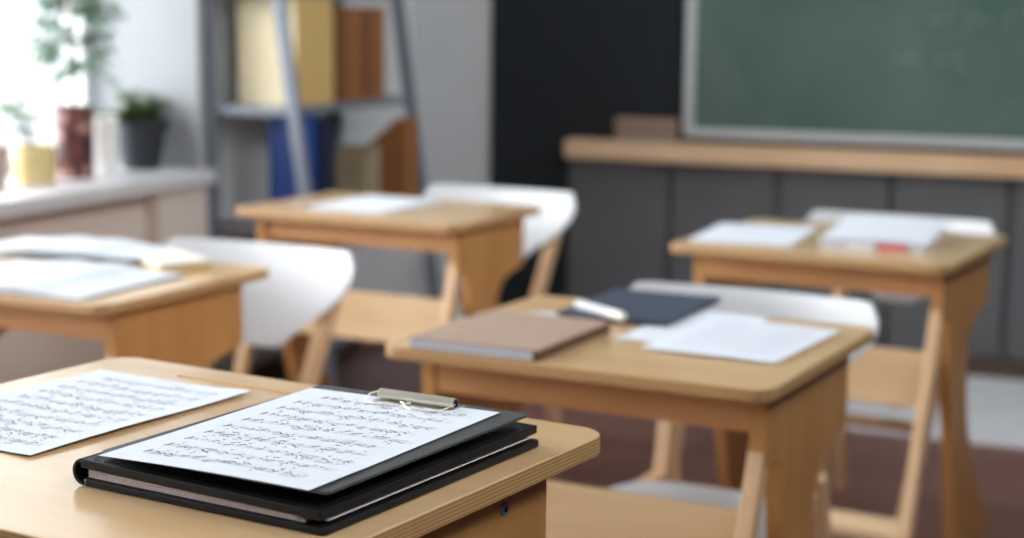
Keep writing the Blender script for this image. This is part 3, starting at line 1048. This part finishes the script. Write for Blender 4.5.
# magazine file with sloped sides
t = thing('magazine_file', 'brown magazine file with sloping sides at the far end of the lower shelf', 'magazine file', (-2.585, 5.10, .5855))
sl = [(-.12, 0), (.105, 0), (.105, .285), (.075, .285), (-.12, .125)]
bm = BM()
for yy in (-.05, .044):
    prism(bm, sl, yy, yy + .006, 'Y')
obj('side', bm, M['kraft'], t)
bm = BM(); box(bm, .100, .106, -.0438, .0438, .0, .284)
obj('spine', bm, M['kraft'], t)
bm = BM(); box(bm, -.12, .0995, -.0438, .0438, 0, .005)
obj('bottom', bm, M['kraft'], t)
y = 4.86
for h_, dp, lb in ((.175, .12, 'short beige book on the lower shelf, nearer the navy binder'), (.20, .13, 'taller beige book leaning space beside the brown magazine file')):
    volume('book', y, .045, dp, h_, .585, 'bookbeige', 'bookbeige', lb.replace(' leaning space', ''), 'book', 'beige books on the lower shelf', xf=-2.53); y += .06

# ------------------------------------------------------------------ pots on the sill
def leaf(bm, base, direction, length, width, droop=.3):
    d = Vector(direction).normalized()
    s = d.cross(Vector((0, 0, 1)))
    if s.length < .1: s = Vector((1, 0, 0))
    s.normalize()
    n = s.cross(d)
    b = Vector(base)
    L = []
    for f, w in ((0, .06), (.3, .8), (.6, 1), (.85, .6), (1, .02)):
        c = b + d*length*f - Vector((0, 0, 1))*droop*length*f*f
        L.append([bm.verts.new(c - s*width*w/2 + n*.06*length*w), bm.verts.new(c), bm.verts.new(c + s*width*w/2 + n*.06*length*w)])
    for a, c in zip(L, L[1:]):
        for k in (0, 1):
            bm.faces.new((a[k], a[k+1], c[k+1], c[k]))

def pot_prof(r0, r1, h, wall=.006, rim=0.0):
    p = [(0, 0), (r0, 0), (r1, h - rim)]
    if rim: p += [(r1 + .005, h - rim), (r1 + .006, h)]
    else: p += [(r1, h)]
    return p + [(r1 - wall, h), (r1 - wall - .002, h*.86), (0, h*.86)]

def pot(name, label, cat, pos, prof, mat, h):
    t = thing(name, label, cat, pos)
    bm = BM(); lathe(bm, prof, 32)
    obj('pot', bm, M[mat], t, .0015)
    r = prof[-2][0]
    bm = BM(); lathe(bm, [(0, h*.865), (r, h*.865), (r*.8, h*.885), (0, h*.90)], 24)
    obj('soil', bm, M['soil'], t)
    return t

PX = -2.985
# charcoal pot with a bushy plant
t = pot('potted_plant', 'charcoal pot with a low bushy plant at the shelf end of the sill', 'potted plant', (PX + .005, 4.262, SILL), pot_prof(.056, .076, .145, rim=.018), 'pot_dark', .145)
rs = random.Random(12)
bm = BM(); bs = BM()
for k in range(34):
    a = rs.uniform(0, 2*PI); l = rs.uniform(.03, .10)
    tip = Vector((math.cos(a)*l*.75, math.sin(a)*l*.75, .145 + rs.uniform(.015, .095)))
    tube(bs, [(math.cos(a)*.01, math.sin(a)*.01, .118), tip], .0013, 5)
    for q in range(7):
        f = rs.uniform(.4, 1)
        b0 = Vector((0, 0, .118)).lerp(tip, f)
        aa = rs.uniform(0, 2*PI)
        leaf(bm, b0, (math.cos(aa), math.sin(aa), rs.uniform(-.2, .7)), rs.uniform(.036, .054), rs.uniform(.020, .030))
for k in range(9):      # shoots trailing along the sill
    a = rs.uniform(-2.6, -2.0)
    pts = [(0, 0, .118), (math.cos(a)*.05, math.sin(a)*.05, .165), (math.cos(a)*.10, math.sin(a)*.11, .170), (math.cos(a)*.12, math.sin(a)*.16, .150)]
    tube(bs, pts, .0013, 5)
    for q in range(10):
        f = rs.uniform(1, 2.99); i = int(f)
        b0 = Vector(pts[i]).lerp(Vector(pts[i+1]), f - i)
        aa = rs.uniform(0, 2*PI)
        leaf(bm, b0, (math.cos(aa), math.sin(aa), rs.uniform(-.3, .4)), rs.uniform(.032, .046), .024)
obj('foliage', bm, M['leaf2'], t); obj('stems', bs, M['leaf2'], t)

# white planter
t = pot('planter', 'plain white planter standing between the patterned tin and the charcoal pot', 'planter', (PX - .01, 4.088, SILL), pot_prof(.042, .048, .165), 'pot_white', .165)

# patterned tin with a tall ficus
t = pot('potted_tree', 'reddish patterned tin on the sill with a tall leafy ficus', 'potted plant', (PX, 3.945, SILL), pot_prof(.054, .056, .205), 'tin', .205)
bm = BM(); bs = BM()
rs = random.Random(21)
tube(bs, [(0, 0, .18), (.006, 0, .28), (-.004, .006, .38), (.004, 0, .50), (0, -.004, .70)], [.007, .0065, .006, .005, .002], 8)
for k in range(105):
    z = rs.uniform(.31, .74)
    a = rs.uniform(0, 2*PI)
    l = rs.uniform(.04, .185)
    e = Vector((math.cos(a)*l*.8, math.sin(a)*l, z + rs.uniform(-.05, .05)))
    tube(bs, [(0, 0, z), e*.5 + Vector((0, 0, z*.5 + .01)), e], .0013, 5)
    for q in range(8):
        f = rs.uniform(.35, 1.05)
        b0 = Vector((0, 0, z)).lerp(e, f)
        aa = a + rs.uniform(-1.6, 1.6)
        leaf(bm, b0, (math.cos(aa)*.8, math.sin(aa), rs.uniform(-.5, .3)), rs.uniform(.030, .048), rs.uniform(.017, .026), .4)
obj('foliage', bm, M['leaf'], t); obj('trunk', bs, M['bark'], t)['label'] = 'thin pale brown trunk and twigs'

# brass pot with a seedling
t = pot('potted_plant', 'small brass coloured pot with a fresh green seedling on the sill', 'potted plant', (PX, 3.765, SILL), pot_prof(.058, .060, .105), 'gold', .105)
bm = BM(); bs = BM()
rs = random.Random(31)
for k in range(9):
    a = 2*PI*k/9 + .4
    b0 = (math.cos(a)*.02 - .03, math.sin(a)*.02 - .03, .160 + .007*k)
    tube(bs, [(0, 0, .092), b0], .0014, 5)
    leaf(bm, b0, (math.cos(a), math.sin(a), .5), .085, .058)
    leaf(bm, (b0[0]*.7, b0[1]*.7, .14), (math.cos(a + 1), math.sin(a + 1), .3), .06, .04)
obj('foliage', bm, M['leaf3'], t); obj('stems', bs, M['leaf3'], t)

t = pot('flower_pot', 'pale clay pot at the edge of the picture beside the brass pot', 'pot', (PX - .02, 3.60, SILL), pot_prof(.042, .054, .115, rim=.016), 'clay', .115)

# ------------------------------------------------------------------ daylight
sl = bpy.data.lights.new('sun', 'SUN'); so = bpy.data.objects.new('sun', sl); COL.objects.link(so)
sl.energy = 15.0; sl.angle = R_(100); sl.color = (.95, .98, 1.0)
so.location = (-8, 2, 5)
so.rotation_euler = Vector((.90, .12, -.42)).to_track_quat('-Z', 'Y').to_euler()
SKY_LEFT, SKY_RIGHT_FILL = 1.7, 6.0  # right value is added fill coming in over the right wall
w = bpy.data.worlds.new('daylight'); scene.world = w
w.use_nodes = True
nt = w.node_tree
for n in list(nt.nodes): nt.nodes.remove(n)
out = nt.nodes.new('ShaderNodeOutputWorld')
bg = nt.nodes.new('ShaderNodeBackground')
tc = nt.nodes.new('ShaderNodeTexCoord')
sp = nt.nodes.new('ShaderNodeSeparateXYZ')
nt.links.new(tc.outputs['Generated'], sp.inputs[0])
def mapr(src, a, b, lo, hi):
    m = nt.nodes.new('ShaderNodeMapRange'); m.interpolation_type = 'SMOOTHSTEP'
    for k, v_ in (('From Min', a), ('From Max', b), ('To Min', lo), ('To Max', hi)):
        m.inputs[k].default_value = v_
    nt.links.new(src, m.inputs['Value'])
    return m.outputs['Result']
side = mapr(sp.outputs['X'], .35, -.65, SKY_RIGHT_FILL, SKY_LEFT)     # added fill: sky made brighter on the right, away from the windows
hor = mapr(sp.outputs['Z'], -.22, .12, .75, 1.0)                 # dimmer ground below the horizon
mu = nt.nodes.new('ShaderNodeMath'); mu.operation = 'MULTIPLY'
nt.links.new(side, mu.inputs[0]); nt.links.new(hor, mu.inputs[1])
nt.links.new(mu.outputs[0], bg.inputs['Strength'])
bg.inputs['Color'].default_value = (.93, .97, 1.0, 1)
nt.links.new(bg.outputs[0], out.inputs['Surface'])

# ------------------------------------------------------------------ camera
a0, pit, rol = R_(-22.483378501483617), R_(8.71722049341653), R_(-.5966267026835109)
fpx = 1681.3137792864911
u = Vector((math.cos(a0), math.sin(a0), 0)); v = Vector((-math.sin(a0), math.cos(a0), 0))
def room(q): return Vector((q.dot(u), q.dot(v), q.z))
c_, s_ = math.cos(pit), math.sin(pit)
fw, up, rt = Vector((0, c_, -s_)), Vector((0, s_, c_)), Vector((1, 0, 0))
cr, sr = math.cos(rol), math.sin(rol)
X = room(rt*cr - up*sr); Y = room(rt*sr + up*cr); Z = room(-fw)
cam = bpy.data.cameras.new('camera'); co = bpy.data.objects.new('camera', cam)
COL.objects.link(co)
mat = Matrix((( X.x, Y.x, Z.x, 0), (X.y, Y.y, Z.y, 0), (X.z, Y.z, Z.z, 1.2274977600510593), (0, 0, 0, 1)))
co.matrix_world = mat
cam.sensor_width = 36.0
cam.lens = fpx/1024*36
cam.clip_start = .05
cam.dof.use_dof = True
cam.dof.focus_distance = 1.42
cam.dof.aperture_fstop = 3.7
cam.dof.aperture_blades = 0
scene.camera = co

vs = scene.view_settings
scene.display_settings.display_device = 'sRGB'
vs.view_transform = 'Standard'; vs.look = 'None'; vs.gamma = 1.0; vs.use_curve_mapping = False
vs.exposure = 0.22
scene.cycles.max_bounces = 10
scene.cycles.diffuse_bounces = 5
scene.cycles.use_denoising = True
